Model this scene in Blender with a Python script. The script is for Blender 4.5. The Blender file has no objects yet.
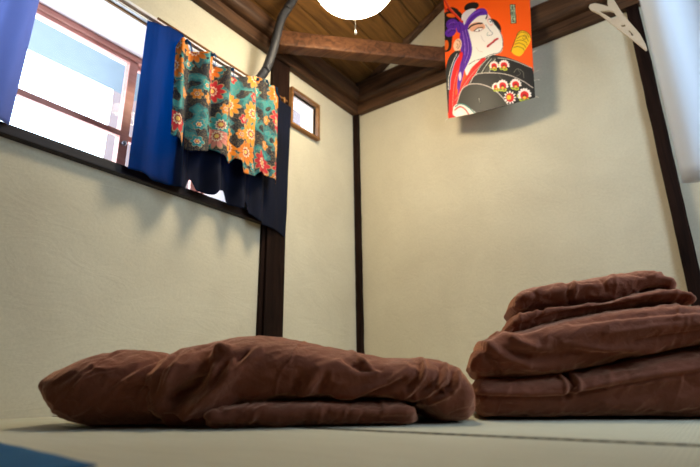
import bpy, bmesh, math, random
import numpy as np
from mathutils import Vector, Matrix, noise
random.seed(4)
C = bpy.context.scene.collection
sc = bpy.context.scene
pi = math.pi

# ------------------------------------------------------------------ materials
def srgb(r, g, b):
    f = lambda c: (c/255/12.92) if c/255 <= .04045 else ((c/255+.055)/1.055)**2.4
    return (f(r), f(g), f(b), 1)
def new_mat(name):
    m = bpy.data.materials.new(name); m.use_nodes = True
    nt = m.node_tree; b = nt.nodes['Principled BSDF']
    return m, nt, b
def N(nt, t, **kw):
    n = nt.nodes.new(t)
    for k, v in kw.items():
        if k in n.inputs.keys() if isinstance(k, str) else False: n.inputs[k].default_value = v
        else: setattr(n, k, v)
    return n
def coords(nt, scale=(1, 1, 1), rot=(0, 0, 0)):
    tc = nt.nodes.new('ShaderNodeTexCoord'); mp = nt.nodes.new('ShaderNodeMapping')
    mp.inputs['Scale'].default_value = scale; mp.inputs['Rotation'].default_value = rot
    nt.links.new(tc.outputs['Object'], mp.inputs['Vector']); return mp.outputs['Vector']
def noise_tex(nt, vec, scale, detail=4, rough=.55, dist=0):
    n = nt.nodes.new('ShaderNodeTexNoise'); n.inputs['Scale'].default_value = scale
    n.inputs['Detail'].default_value = detail; n.inputs['Roughness'].default_value = rough
    n.inputs['Distortion'].default_value = dist
    if vec is not None: nt.links.new(vec, n.inputs['Vector'])
    return n.outputs['Fac']
def ramp(nt, fac, stops, interp='LINEAR'):
    r = nt.nodes.new('ShaderNodeValToRGB'); cr = r.color_ramp; cr.interpolation = interp
    while len(cr.elements) < len(stops): cr.elements.new(.5)
    for e, (p, c) in zip(cr.elements, stops): e.position = p; e.color = c
    nt.links.new(fac, r.inputs['Fac']); return r.outputs['Color']
def bump(nt, b, h, strength, dist=.01, normal=None):
    n = nt.nodes.new('ShaderNodeBump'); n.inputs['Strength'].default_value = strength
    n.inputs['Distance'].default_value = dist; nt.links.new(h, n.inputs['Height'])
    if normal is not None: nt.links.new(normal, n.inputs['Normal'])
    if b is not None: nt.links.new(n.outputs['Normal'], b.inputs['Normal'])
    return n.outputs['Normal']
def mixc(nt, fac, a, b, mode='MIX'):
    m = nt.nodes.new('ShaderNodeMix'); m.data_type = 'RGBA'; m.blend_type = mode
    for s, v in ((0, fac), (6, a), (7, b)):
        if isinstance(v, bpy.types.NodeSocket): nt.links.new(v, m.inputs[s])
        else: m.inputs[s].default_value = v
    return m.outputs[2]
def math_n(nt, op, a, b=None, c=None):
    m = nt.nodes.new('ShaderNodeMath'); m.operation = op
    for i, v in enumerate((a, b, c)):
        if v is None: continue
        if isinstance(v, bpy.types.NodeSocket): nt.links.new(v, m.inputs[i])
        else: m.inputs[i].default_value = v
    return m.outputs[0]

def simple(name, col, rough=.5, metal=0, bumpamt=0, bscale=60, var=.08):
    m, nt, b = new_mat(name); v = coords(nt)
    n = noise_tex(nt, v, bscale*.2, 3)
    c2 = tuple(max(0, x*(1-var*2)) for x in col[:3]) + (1,)
    nt.links.new(ramp(nt, n, [(.3, c2), (.7, col)]), b.inputs['Base Color'])
    b.inputs['Roughness'].default_value = rough; b.inputs['Metallic'].default_value = metal
    if bumpamt: bump(nt, b, noise_tex(nt, v, bscale, 3), bumpamt, .003)
    return m

def plaster(name, col, col2):
    m, nt, b = new_mat(name); v = coords(nt)
    n = noise_tex(nt, v, 2.2, 5, .6, .4)
    c = ramp(nt, n, [(.3, col2), (.65, col)])
    fine = noise_tex(nt, v, 90, 4, .6)
    c = mixc(nt, .10, c, ramp(nt, fine, [(.3, (.3, .27, .2, 1)), (.6, (1, 1, 1, 1))]), 'MULTIPLY')
    nt.links.new(c, b.inputs['Base Color']); b.inputs['Roughness'].default_value = .93
    b.inputs['Specular IOR Level'].default_value = .15
    sw = coords(nt, (1, .45, 1), (0.5, .3, .2))
    trowel = ramp(nt, noise_tex(nt, sw, 7, 5, .55, 1.6), [(.35, (0, 0, 0, 1)), (.5, (.7, .7, .7, 1)), (.56, (.35, .35, .35, 1)), (.8, (1, 1, 1, 1))])
    n1 = bump(nt, None, trowel, .13, .008)
    bump(nt, b, fine, .25, .002, n1)
    return m

def wood(name, dark, light, axis='Z', scale=1., rough=.55, knots=True, bstr=.35, contrast=1., rot=0, spec=.22):
    m, nt, b = new_mat(name)
    s = {'X': (.7, 9, 9), 'Y': (9, .7, 9), 'Z': (9, 9, .7)}[axis]
    v = coords(nt, tuple(k*scale for k in s), (0, 0, rot))
    g = noise_tex(nt, v, 3, 6, .65, 1.1)
    big = noise_tex(nt, coords(nt), 2.3, 3)
    mid = tuple((a+b_)/2 for a, b_ in zip(dark, light))
    c = ramp(nt, g, [(.28, dark), (.5, mid), (.72, light)])
    c = mixc(nt, .45*contrast, c, ramp(nt, big, [(.3, (.35, .3, .28, 1)), (.68, (1.15, 1.1, 1.05, 1))]), 'MULTIPLY')
    nt.links.new(c, b.inputs['Base Color'])
    b.inputs['Roughness'].default_value = rough; b.inputs['Specular IOR Level'].default_value = spec
    bump(nt, b, g, bstr, .004)
    return m

def fabric(name, col, col2, rough=.85, sheen=.25, weave=900, transl=None, trw=.3, sheentint=None, wr=.18):
    m, nt, b = new_mat(name); v = coords(nt)
    n = noise_tex(nt, v, 9, 4, .6)
    nt.links.new(ramp(nt, n, [(.3, col2), (.7, col)]), b.inputs['Base Color'])
    b.inputs['Roughness'].default_value = rough
    b.inputs['Sheen Weight'].default_value = sheen; b.inputs['Sheen Roughness'].default_value = .4
    b.inputs['Sheen Tint'].default_value = (sheentint or tuple(min(1, c*3) for c in col[:3])) + (1,)
    b.inputs['Specular IOR Level'].default_value = .2
    w = noise_tex(nt, v, weave, 2)
    n1 = bump(nt, None, noise_tex(nt, coords(nt, (1, 1, 1)), 55, 4, .6, .6), wr, .006)
    bump(nt, b, w, .15, .0006, n1)
    if transl:
        tr = nt.nodes.new('ShaderNodeBsdfTranslucent'); tr.inputs['Color'].default_value = transl
        mx = nt.nodes.new('ShaderNodeMixShader'); mx.inputs[0].default_value = trw
        out = nt.nodes['Material Output']
        nt.links.new(b.outputs[0], mx.inputs[1]); nt.links.new(tr.outputs[0], mx.inputs[2])
        nt.links.new(mx.outputs[0], out.inputs['Surface'])
    return m

WORLD_S = 9.0; EXPO = 0.0
M = {}
M['plaster'] = plaster('cream_plaster', (.65, .585, .435, 1), (.57, .505, .37, 1))
M['plaster_white'] = plaster('white_plaster', (.80, .82, .84, 1), (.74, .76, .78, 1))
M['dark_wood_z'] = wood('dark_post_wood', (.004, .002, .0015, 1), (.026, .012, .008, 1), 'Z', 1, .6, spec=.06)
M['dark_wood_y'] = wood('dark_beam_wood', (.018, .009, .005, 1), (.15, .072, .034, 1), 'Y', 1, .55)
M['dark_wood_x'] = wood('dark_beam_wood_cross', (.018, .009, .005, 1), (.15, .072, .034, 1), 'X', 1, .55)
M['brace_wood'] = wood('brace_wood', (.03, .010, .004, 1), (.17, .07, .028, 1), 'X', 1, .5, rot=-.883)
M['plank'] = wood('ceiling_plank_wood', (.055, .022, .005, 1), (.21, .095, .020, 1), 'Y', .8, .6)
M['sill'] = wood('sill_wood', (.008, .004, .003, 1), (.03, .014, .009, 1), 'Y', 1, .42)
M['red_wood'] = wood('reddish_frame_wood', (.70, .29, .23, 1), (.88, .45, .37, 1), 'Y', 1, .4)
M['tan_wood'] = wood('tan_frame_wood', (.16, .068, .022, 1), (.38, .18, .06, 1), 'Y', 1, .45)
M['rail_white'] = simple('white_rail_enamel', (.85, .82, .80, 1), .35)
M['bay_white'] = simple('white_painted_board', (.95, .80, .76, 1), .6)
M['white_cloth'] = fabric('white_cotton', (.82, .84, .86, 1), (.78, .80, .82, 1), .85, .1, 700, (.90, .94, 1.0, 1), .88)
M['hose'] = simple('black_foam_hose', (.018, .018, .022, 1), .6, 0, .4, 120)
M['plastic'] = simple('beige_plastic', (.60, .47, .33, 1), .4)
M['string'] = simple('pale_string', (.75, .68, .55, 1), .8)
M['metal'] = simple('grey_metal', (.4, .4, .42, 1), .35, 1)
M['brown_cloth'] = fabric('brown_cotton', srgb(130, 74, 54), srgb(116, 66, 48), .8, .9, sheentint=(1, .52, .33), wr=.6)
M['navy'] = fabric('navy_cotton', srgb(5, 15, 40), srgb(4, 12, 32), .85, .02, 700, (.0, .30, .66, 1), .38)
M['pale_curtain'] = fabric('pale_violet_cotton', (.10, .09, .16, 1), (.08, .07, .13, 1), .85, .05, 700, (.46, .52, .82, 1), .5)
M['navy_shaded'] = fabric('shaded_navy_cotton', srgb(13, 18, 38), srgb(9, 13, 28), .85, .02, 700, (.0, .12, .40, 1), .10)  # shaded copy of the navy cotton, letting far less daylight through
M['blue_cloth'] = fabric('blue_cotton', srgb(44, 105, 150), srgb(36, 90, 135), .9, .1)
M['eave'] = simple('pale_blue_sheet', (.092, .108, .125, 1), .5)
M['neighbour'] = simple('salmon_render', (.13, .078, .073, 1), .9)
M['panel'] = wood('low_bounce_panelling', (.02, .010, .006, 1), (.07, .035, .02, 1), 'Z', 1, .5)  # dark wood invented for the unseen walls, to cut bounced fill light
M['trim_white'] = M['rail_white']

def m_tatami():
    m, nt, b = new_mat('tatami_straw'); v = coords(nt)
    w = nt.nodes.new('ShaderNodeTexWave'); w.wave_type = 'BANDS'; w.bands_direction = 'X'
    w.inputs['Scale'].default_value = 42; w.inputs['Distortion'].default_value = .6; w.inputs['Detail'].default_value = 1
    nt.links.new(v, w.inputs['Vector'])
    w2 = nt.nodes.new('ShaderNodeTexWave'); w2.wave_type = 'BANDS'; w2.bands_direction = 'Y'
    w2.inputs['Scale'].default_value = 160; w2.inputs['Distortion'].default_value = .4
    nt.links.new(v, w2.inputs['Vector'])
    st = noise_tex(nt, coords(nt, (2, 60, 1)), 3, 4)
    c = ramp(nt, st, [(.25, (.55, .535, .40, 1)), (.75, (.71, .70, .55, 1))])
    c = mixc(nt, .12, c, w.outputs['Color'], 'MULTIPLY'); c = mixc(nt, .10, c, w2.outputs['Color'], 'MULTIPLY')
    nt.links.new(c, b.inputs['Base Color']); b.inputs['Roughness'].default_value = .6
    b.inputs['Specular IOR Level'].default_value = .35
    n1 = bump(nt, None, w.outputs['Fac'], .25, .001); bump(nt, b, w2.outputs['Fac'], .25, .0008, n1)
    return m
M['tatami'] = m_tatami()
def m_stitch():
    m, nt, b = new_mat('mat_edge_stitch'); v = coords(nt)
    w = nt.nodes.new('ShaderNodeTexWave'); w.wave_type = 'BANDS'; w.bands_direction = 'X'; w.inputs['Scale'].default_value = 13
    w.inputs['Distortion'].default_value = 1.2
    nt.links.new(v, w.inputs['Vector'])
    nt.links.new(ramp(nt, w.outputs['Fac'], [(.45, (.03, .02, .012, 1)), (.65, (.20, .165, .10, 1))]), b.inputs['Base Color'])
    b.inputs['Roughness'].default_value = .9
    return m
M['stitch'] = m_stitch()

def m_lamp():
    m, nt, b = new_mat('lamp_shade_glow')
    b.inputs['Base Color'].default_value = (.9, .88, .82, 1)
    b.inputs['Emission Color'].default_value = LAMP_COL; b.inputs['Emission Strength'].default_value = LAMP_S
    return m
LAMP_COL = (1, .85, .60, 1); LAMP_S = 58
M['lamp'] = m_lamp()

def m_glass(name, frosted=False):
    m = bpy.data.materials.new(name); m.use_nodes = True; nt = m.node_tree; nt.nodes.remove(nt.nodes['Principled BSDF'])
    out = nt.nodes['Material Output']
    tr = nt.nodes.new('ShaderNodeBsdfTransparent'); tr.inputs[0].default_value = (.95, .97, .98, 1)
    gl = nt.nodes.new('ShaderNodeBsdfGlossy'); gl.inputs['Roughness'].default_value = .03 if not frosted else .3
    mx = nt.nodes.new('ShaderNodeMixShader'); mx.inputs[0].default_value = .004
    nt.links.new(tr.outputs[0], mx.inputs[1]); nt.links.new(gl.outputs[0], mx.inputs[2])
    s = mx.outputs[0]
    if frosted:
        tl = nt.nodes.new('ShaderNodeBsdfTranslucent'); tl.inputs[0].default_value = (.95, .95, .95, 1)
        m2 = nt.nodes.new('ShaderNodeMixShader'); m2.inputs[0].default_value = .04
        nt.links.new(s, m2.inputs[1]); nt.links.new(tl.outputs[0], m2.inputs[2]); s = m2.outputs[0]
    nt.links.new(s, out.inputs['Surface']); return m
M['glass'] = m_glass('clear_glass'); M['frosted'] = m_glass('frosted_glass', True)

def m_floral():
    m, nt, b = new_mat('floral_cotton')
    uv = nt.nodes.new('ShaderNodeUVMap'); uv.uv_map = 'cloth'
    V = uv.outputs[0]
    def flowers(scale, off, petals, rmax):
        mp = nt.nodes.new('ShaderNodeMapping'); mp.inputs['Location'].default_value = off
        mp.inputs['Scale'].default_value = (scale, scale, scale)
        nt.links.new(V, mp.inputs['Vector'])
        vo = nt.nodes.new('ShaderNodeTexVoronoi'); vo.voronoi_dimensions = '2D'; vo.inputs['Scale'].default_value = 1
        vo.inputs['Randomness'].default_value = .75
        nt.links.new(mp.outputs[0], vo.inputs['Vector'])
        sub = nt.nodes.new('ShaderNodeVectorMath'); sub.operation = 'SUBTRACT'
        nt.links.new(mp.outputs[0], sub.inputs[0]); nt.links.new(vo.outputs['Position'], sub.inputs[1])
        sx = nt.nodes.new('ShaderNodeSeparateXYZ'); nt.links.new(sub.outputs[0], sx.inputs[0])
        th = math_n(nt, 'ARCTAN2', sx.outputs[1], sx.outputs[0])
        cs = math_n(nt, 'ABSOLUTE', math_n(nt, 'COSINE', math_n(nt, 'MULTIPLY', th, petals/2)))
        edge = math_n(nt, 'MULTIPLY_ADD', cs, rmax*.35, rmax*.65)
        rel = math_n(nt, 'DIVIDE', vo.outputs['Distance'], edge)
        sc_ = nt.nodes.new('ShaderNodeSeparateColor'); nt.links.new(vo.outputs['Color'], sc_.inputs[0])
        return rel, sc_.outputs[0], sc_.outputs[1], cs
    # ground: black and teal patches with fine cream scrolls
    g = noise_tex(nt, V, 7, 2)
    base = ramp(nt, g, [(0, (.012, .014, .022, 1)), (.50, (.012, .14, .16, 1)), (.545, (.03, .27, .26, 1)), (.60, (.012, .014, .022, 1))], 'CONSTANT')
    scroll = nt.nodes.new('ShaderNodeTexNoise'); scroll.inputs['Scale'].default_value = 60; scroll.inputs['Detail'].default_value = 1; scroll.inputs['Distortion'].default_value = 2.5
    nt.links.new(V, scroll.inputs['Vector'])
    sm = ramp(nt, scroll.outputs['Fac'], [(0, (0, 0, 0, 1)), (.545, (1, 1, 1, 1)), (.57, (0, 0, 0, 1))], 'CONSTANT')
    col = mixc(nt, sm, base, (.42, .30, .13, 1))
    for scale, off, pet, rm, keep, pal in (
        (13, (.3, .7, 0), 6, .42, .55, [(0, (.03, .36, .33, 1)), (.3, (.75, .24, .02, 1)), (.55, (.55, .02, .03, 1)), (.78, (.02, .25, .26, 1))]),
        (7.0, (2.1, .2, 0), 10, .50, .22, [(0, (.80, .20, .012, 1)), (.28, (.55, .02, .03, 1)), (.48, (.85, .30, .02, 1)), (.68, (.72, .24, .18, 1)), (.80, (.04, .33, .31, 1)), (.9, (.60, .03, .03, 1))])):
        rel, r1, r2, cs = flowers(scale, off, pet, rm)
        petal = ramp(nt, r1, pal, 'CONSTANT')
        vein = ramp(nt, cs, [(.0, (.25, .05, .04, 1)), (.4, (1, 1, 1, 1))])
        petal = mixc(nt, .7, petal, vein, 'MULTIPLY')
        ring = ramp(nt, rel, [(0, (.85, .55, .12, 1)), (.18, (.35, .01, .02, 1)), (.30, (.82, .62, .42, 1)), (.42, (0, 0, 0, 1))], 'CONSTANT')
        rm_ = ramp(nt, rel, [(0, (1, 1, 1, 1)), (.42, (0, 0, 0, 1))], 'CONSTANT')
        petal = mixc(nt, rm_, petal, ring)
        outl = ramp(nt, rel, [(0, (0, 0, 0, 1)), (.90, (.9, .9, .9, 1)), (1.0, (0, 0, 0, 1))], 'CONSTANT')
        petal = mixc(nt, outl, petal, (.42, .30, .13, 1))
        mask = math_n(nt, 'MULTIPLY', math_n(nt, 'LESS_THAN', rel, 1.0), math_n(nt, 'GREATER_THAN', r2, keep))
        col = mixc(nt, mask, col, petal)
    nt.links.new(col, b.inputs['Base Color']); b.inputs['Roughness'].default_value = .8
    tr = nt.nodes.new('ShaderNodeBsdfTranslucent'); nt.links.new(col, tr.inputs['Color'])
    mx = nt.nodes.new('ShaderNodeMixShader'); mx.inputs[0].default_value = .12
    nt.links.new(b.outputs[0], mx.inputs[1]); nt.links.new(tr.outputs[0], mx.inputs[2])
    nt.links.new(mx.outputs[0], nt.nodes['Material Output'].inputs['Surface'])
    return m
M['floral'] = m_floral()
def m_art():
    m, nt, b = new_mat('printed_paper')
    a = nt.nodes.new('ShaderNodeVertexColor'); a.layer_name = 'print'
    nt.links.new(a.outputs[0], b.inputs['Base Color']); b.inputs['Roughness'].default_value = .55
    bump(nt, b, noise_tex(nt, coords(nt), 25, 3), .12, .004)
    return m
M['art'] = m_art()

# ------------------------------------------------------------------ mesh helpers
def link(name, bm, mat, parent=None, smooth=False):
    me = bpy.data.meshes.new(name); bm.normal_update(); bm.to_mesh(me); bm.free()
    me.materials.append(mat)
    if smooth:
        for p in me.polygons: p.use_smooth = True
    o = bpy.data.objects.new(name, me); C.objects.link(o)
    if parent is not None: o.parent = parent
    return o
def centre(o):                       # move a parentless mesh's origin to the base of its bounds
    me = o.data; vs = [v.co for v in me.vertices]
    lo = Vector((min(v[i] for v in vs) for i in range(3))); hi = Vector((max(v[i] for v in vs) for i in range(3)))
    c = Vector(((lo.x+hi.x)/2, (lo.y+hi.y)/2, lo.z)); me.transform(Matrix.Translation(-c)); o.location = c
    return o
def structure(o): o['kind'] = 'structure'; return o
def thing(name, label, cat, loc=(0, 0, 0), rz=0, group=None):
    o = bpy.data.objects.new(name, None); C.objects.link(o); o.location = loc; o.rotation_euler = (0, 0, rz)
    o.empty_display_size = .05; return tag(o, label, cat, group)
def tag(o, label, cat, group=None):
    o['label'] = label; o['category'] = cat
    if group: o['group'] = group
    return o
def box(bm, x0, x1, y0, y1, z0, z1, bev=0):
    vs = [bm.verts.new(p) for p in ((x0, y0, z0), (x1, y0, z0), (x1, y1, z0), (x0, y1, z0), (x0, y0, z1), (x1, y0, z1), (x1, y1, z1), (x0, y1, z1))]
    fs = [bm.faces.new([vs[i] for i in f]) for f in ((3, 2, 1, 0), (4, 5, 6, 7), (0, 1, 5, 4), (1, 2, 6, 5), (2, 3, 7, 6), (3, 0, 4, 7))]
    if bev:
        es = list({e for f in fs for e in f.edges})
        bmesh.ops.bevel(bm, geom=es, offset=bev, segments=2, affect='EDGES', profile=.6)
def boxes(name, L, mat, parent=None, bev=0, smooth=False):
    bm = bmesh.new()
    for b in L: box(bm, *b, bev)
    return link(name, bm, mat, parent, smooth)
def beam(name, p0, p1, w, h, mat, amp=.004, parent=None, n=40, up=(0, 0, 1), rnd=.2, seed=0, k=6):
    """hewn timber from p0 to p1, centre line, w wide, h high, slightly wavy rounded-rect section"""
    p0 = Vector(p0); p1 = Vector(p1); d = (p1-p0); L = d.length; d.normalize(); u = Vector(up); s = d.cross(u).normalized(); u = s.cross(d)
    bm = bmesh.new(); rings = []
    m = 6
    prof = []
    r = min(w, h)*rnd
    for (cx, cy, a0) in ((w/2-r, h/2-r, 0), (-w/2+r, h/2-r, 90), (-w/2+r, -h/2+r, 180), (w/2-r, -h/2+r, 270)):
        for j in range(m): a = math.radians(a0+90*j/(m-1)); prof.append((cx+r*math.cos(a), cy+r*math.sin(a)))
    for i in range(n+1):
        t = i/n; c = p0+d*(L*t); ring = []
        for (a, b) in prof:
            q = Vector((a*k+seed, b*k, t*L*k*.35)); dn = noise.noise(q*2)*amp + noise.noise(q*6)*amp*.35
            v = s*a+u*b; ring.append(bm.verts.new(c+v+v.normalized()*dn))
        rings.append(ring)
    q = len(prof)
    for i in range(n):
        for j in range(q): bm.faces.new((rings[i][j], rings[i][(j+1) % q], rings[i+1][(j+1) % q], rings[i+1][j]))
    bm.faces.new(rings[0][::-1]); bm.faces.new(rings[-1])
    bmesh.ops.recalc_face_normals(bm, faces=bm.faces)
    return link(name, bm, mat, parent, True)
def tube(bm, pts, r, seg=14, cap=True):
    pts = [Vector(p) for p in pts]; rings = []
    n = len(pts); rr = r if isinstance(r, (list, tuple)) else [r]*n
    ref = Vector((.3, .2, 1)).normalized()
    for i, p in enumerate(pts):
        t = (pts[min(i+1, n-1)]-pts[max(i-1, 0)]).normalized()
        a = t.cross(ref)
        if a.length < .1: a = t.cross(Vector((1, 0, 0)))
        a.normalize(); b = t.cross(a)
        rings.append([bm.verts.new(p+(a*math.cos(2*pi*j/seg)+b*math.sin(2*pi*j/seg))*rr[i]) for j in range(seg)])
    for i in range(n-1):
        for j in range(seg): bm.faces.new((rings[i][j], rings[i][(j+1) % seg], rings[i+1][(j+1) % seg], rings[i+1][j]))
    if cap: bm.faces.new(rings[0][::-1]); bm.faces.new(rings[-1])
    bmesh.ops.recalc_face_normals(bm, faces=bm.faces)
def spline(pts, n):
    P = [Vector(p) for p in pts]; P = [P[0]*2-P[1]]+P+[P[-1]*2-P[-2]]; out = []
    for i in range(1, len(P)-2):
        for k in range(n):
            t = k/n; a, b, c, d = P[i-1:i+3]
            out.append(.5*((2*b)+(c-a)*t+(2*a-5*b+4*c-d)*t*t+(3*b-a-3*c+d)*t**3))
    out.append(P[-2]); return out
def lathe(bm, prof, seg=48, c=(0, 0, 0)):
    rings = []
    for (r, z) in prof:
        if r < 1e-5: rings.append([bm.verts.new((c[0], c[1], c[2]+z))])
        else: rings.append([bm.verts.new((c[0]+r*math.cos(2*pi*j/seg), c[1]+r*math.sin(2*pi*j/seg), c[2]+z)) for j in range(seg)])
    for i in range(len(rings)-1):
        a, b = rings[i], rings[i+1]
        for j in range(seg):
            k = (j+1) % seg
            if len(a) == 1: bm.faces.new((a[0], b[j], b[k]))
            elif len(b) == 1: bm.faces.new((a[j], a[k], b[0]))
            else: bm.faces.new((a[j], a[k], b[k], b[j]))
    bmesh.ops.recalc_face_normals(bm, faces=bm.faces)
# ------------------------------------------------------------------ the room
H = 3.45
FY = -3.6
# left wall (inner face X=0) with a bay window opening and a small window opening
LW = M['plaster']; T = -.12
WY0, WY1, WZ0, WZ1 = -2.62, -1.06, .94, 1.758      # bay opening
SY0, SY1, SZ0, SZ1 = -.705, -.462, 1.632, 1.862    # small window opening
structure(boxes('wall_left', [
    (T, 0, (FY-.12), WY0, -.05, H), (T, 0, WY0, WY1, -.05, WZ0), (T, 0, WY0, WY1, WZ1, H),
    (T, 0, WY1, SY0, -.05, H), (T, 0, SY0, SY1, -.05, SZ0), (T, 0, SY0, SY1, SZ1, H), (T, 0, SY1, .12, -.05, H)], LW))
structure(boxes('wall_back', [(0, 2.87, 0, .12, -.05, H)], LW))
GY0, GY1, GZ0, GZ1 = -1.60, -.72, .5, 2.6    # added, unseen opening in the right wall that lights the white curtain
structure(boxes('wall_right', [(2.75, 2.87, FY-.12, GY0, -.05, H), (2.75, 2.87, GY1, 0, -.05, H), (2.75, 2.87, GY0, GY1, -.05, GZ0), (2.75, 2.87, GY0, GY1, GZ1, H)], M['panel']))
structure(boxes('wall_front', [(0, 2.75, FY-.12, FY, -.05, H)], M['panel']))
structure(boxes('floor', [(-.12, 2.87, (FY-.12), .12, -.12, -.05)], M['tan_wood']))

# ceiling: lapped planks running along Y on a slope that rises away from the left wall
bm = bmesh.new(); sl = .559; z0 = 2.177
xs = [-.12, .075, .205, .335, .47, .60, .735, .87, 1.005, 1.14, 1.28, 1.42, 1.56, 1.70, 1.84, 2.0]
for i in range(len(xs)-1):
    a, b = xs[i]+.003, xs[i+1]-.003
    za, zb = z0+sl*a, z0+sl*b
    o0, o1 = .0, .011
    v = [bm.verts.new(p) for p in ((a, (FY-.12), za-o1*.0), (b, (FY-.12), zb-o1), (b, .12, zb-o1), (a, .12, za-o0),
                                   (a, (FY-.12), za+.02), (b, (FY-.12), zb+.02-o1), (b, .12, zb+.02-o1), (a, .12, za+.02))]
    for f in ((3, 2, 1, 0), (4, 5, 6, 7), (0, 1, 5, 4), (1, 2, 6, 5), (2, 3, 7, 6), (3, 0, 4, 7)): bm.faces.new([v[k] for k in f])
zt = z0+sl*2.0
for i in range(6):
    a, b = 2.0+i*.145, 2.0+(i+1)*.145+.01
    za, zb = zt-sl*(a-2), zt-sl*(b-2)
    v = [bm.verts.new(p) for p in ((a, (FY-.12), za-.01), (b, (FY-.12), zb), (b, .12, zb), (a, .12, za-.01), (a, (FY-.12), za+.02), (b, (FY-.12), zb+.02), (b, .12, zb+.02), (a, .12, za+.02))]
    for f in ((3, 2, 1, 0), (4, 5, 6, 7), (0, 1, 5, 4), (1, 2, 6, 5), (2, 3, 7, 6), (3, 0, 4, 7)): bm.faces.new([v[k] for k in f])
structure(link('ceiling', bm, M['plank']))
bm = bmesh.new(); v = [bm.verts.new(p) for p in ((-.12, FY-.12, z0-.12*sl+.028), (2.0, FY-.12, zt+.028), (2.0, .12, zt+.028), (-.12, .12, z0-.12*sl+.028), (-.12, FY-.12, z0-.12*sl+.045), (2.0, FY-.12, zt+.045), (2.0, .12, zt+.045), (-.12, .12, z0-.12*sl+.045))]
for f in ((3, 2, 1, 0), (4, 5, 6, 7), (0, 1, 5, 4), (1, 2, 6, 5), (2, 3, 7, 6), (3, 0, 4, 7)): bm.faces.new([v[k] for k in f])
structure(link('trim_14', bm, M['dark_wood_z']))  # dark sheet above the planks, standing in for shade in their gaps

# tatami mats (top at z = 0)
spec = [((0, 1.90), (-.905, -.0), 'straw tatami mat at the back wall, farthest from the viewer'),
        ((0, 1.90), (-1.812, -.909), 'second straw tatami mat from the back wall, under the bedding'),
        ((0, 1.90), (-2.73, -1.818), 'nearest clear straw tatami mat, in front of the bedding'),
        ((0, 1.90), (FY, -2.736), 'straw tatami mat at the front of the room by the blue cloth')]
for (xa, xb), (ya, yb), lab in spec:
    t = thing('tatami_mat', lab, 'tatami mat', ((xa+xb)/2, (ya+yb)/2, -.05), 0, 'straw tatami mats covering the floor')
    w, d = (xb-xa)/2, (yb-ya)/2
    boxes('mat_body', [(-w+.001, w-.001, -d+.0065, d-.0065, 0, .0496)], M['tatami'], t, .003)
    boxes('stitched_edge', [(-w+.001, w-.001, -d+.0012, -d+.0060, 0, .0506)], M['stitch'], t)
    boxes('stitched_edge', [(-w+.001, w-.001, d-.0060, d-.0012, 0, .0506)], M['stitch'], t)
structure(boxes('floor_boards', [(1.905, 2.75, FY, 0, -.05, 0)], M['tan_wood'])).name = 'trim_1'

# posts, beams, sill
def trim(o, n): o.name = 'trim_%d' % n; return structure(o)
trim(beam('t', (.006, -.006, 0), (.006, -.006, 2.06), .062, .062, M['dark_wood_z'], .004, up=(0, 1, 0), rnd=.12, n=90, k=14, seed=2), 2)   # corner post
trim(boxes('t', [(0, .03, -.885, -.745, 0, 2.02)], M['dark_wood_z'], bev=.004), 3)                  # post at the window
trim(boxes('t', [(0, .018, -.912, -.889, 0, .93)], M['dark_wood_z'], bev=.003), 4)
trim(beam('t', (1.834, -.006, 0), (1.834, -.006, 2.0), .06, .07, M['dark_wood_z'], .003, up=(0, 1, 0), rnd=.12, n=60, k=12, seed=7), 5)   # post at the right
trim(boxes('t', [(0, .05, FY, -.03, 1.997, 2.075)], M['dark_wood_y'], bev=.006), 6)                 # lower wall plate, left
trim(beam('t', (.05, FY, 2.128), (.05, -.02, 2.128), .12, .115, M['dark_wood_y'], .010, rnd=.35, n=120, seed=3, k=5), 7)   # hewn log, left
trim(boxes('t', [(.05, 2.75, -.045, 0, 2.0, 2.075)], M['dark_wood_x'], bev=.006), 8)                   # lower wall plate, back
trim(beam('t', (.08, -.05, 2.145), (2.74, -.05, 2.145), .11, .15, M['dark_wood_x'], .008, rnd=.3, n=90, seed=9, k=5), 9)
trim(beam('t', (.10, -.94, 2.035), (.79, -.10, 2.105), .085, .105, M['brace_wood'], .005, rnd=.12, n=50, seed=5, k=6), 10)   # diagonal corner brace
# sloping edge board of the ceiling along the back wall
trim(beam('t', (.0, -.03, 2.177-.012), (2.0, -.03, 3.295-.012), .05, .035, M['dark_wood_x'], .002, rnd=.1, n=40, seed=1), 11)
trim(boxes('t', [(-.34, .035, -2.68, -.89, .922, .962)], M['sill'], bev=.004), 12)                     # window sill board

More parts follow.
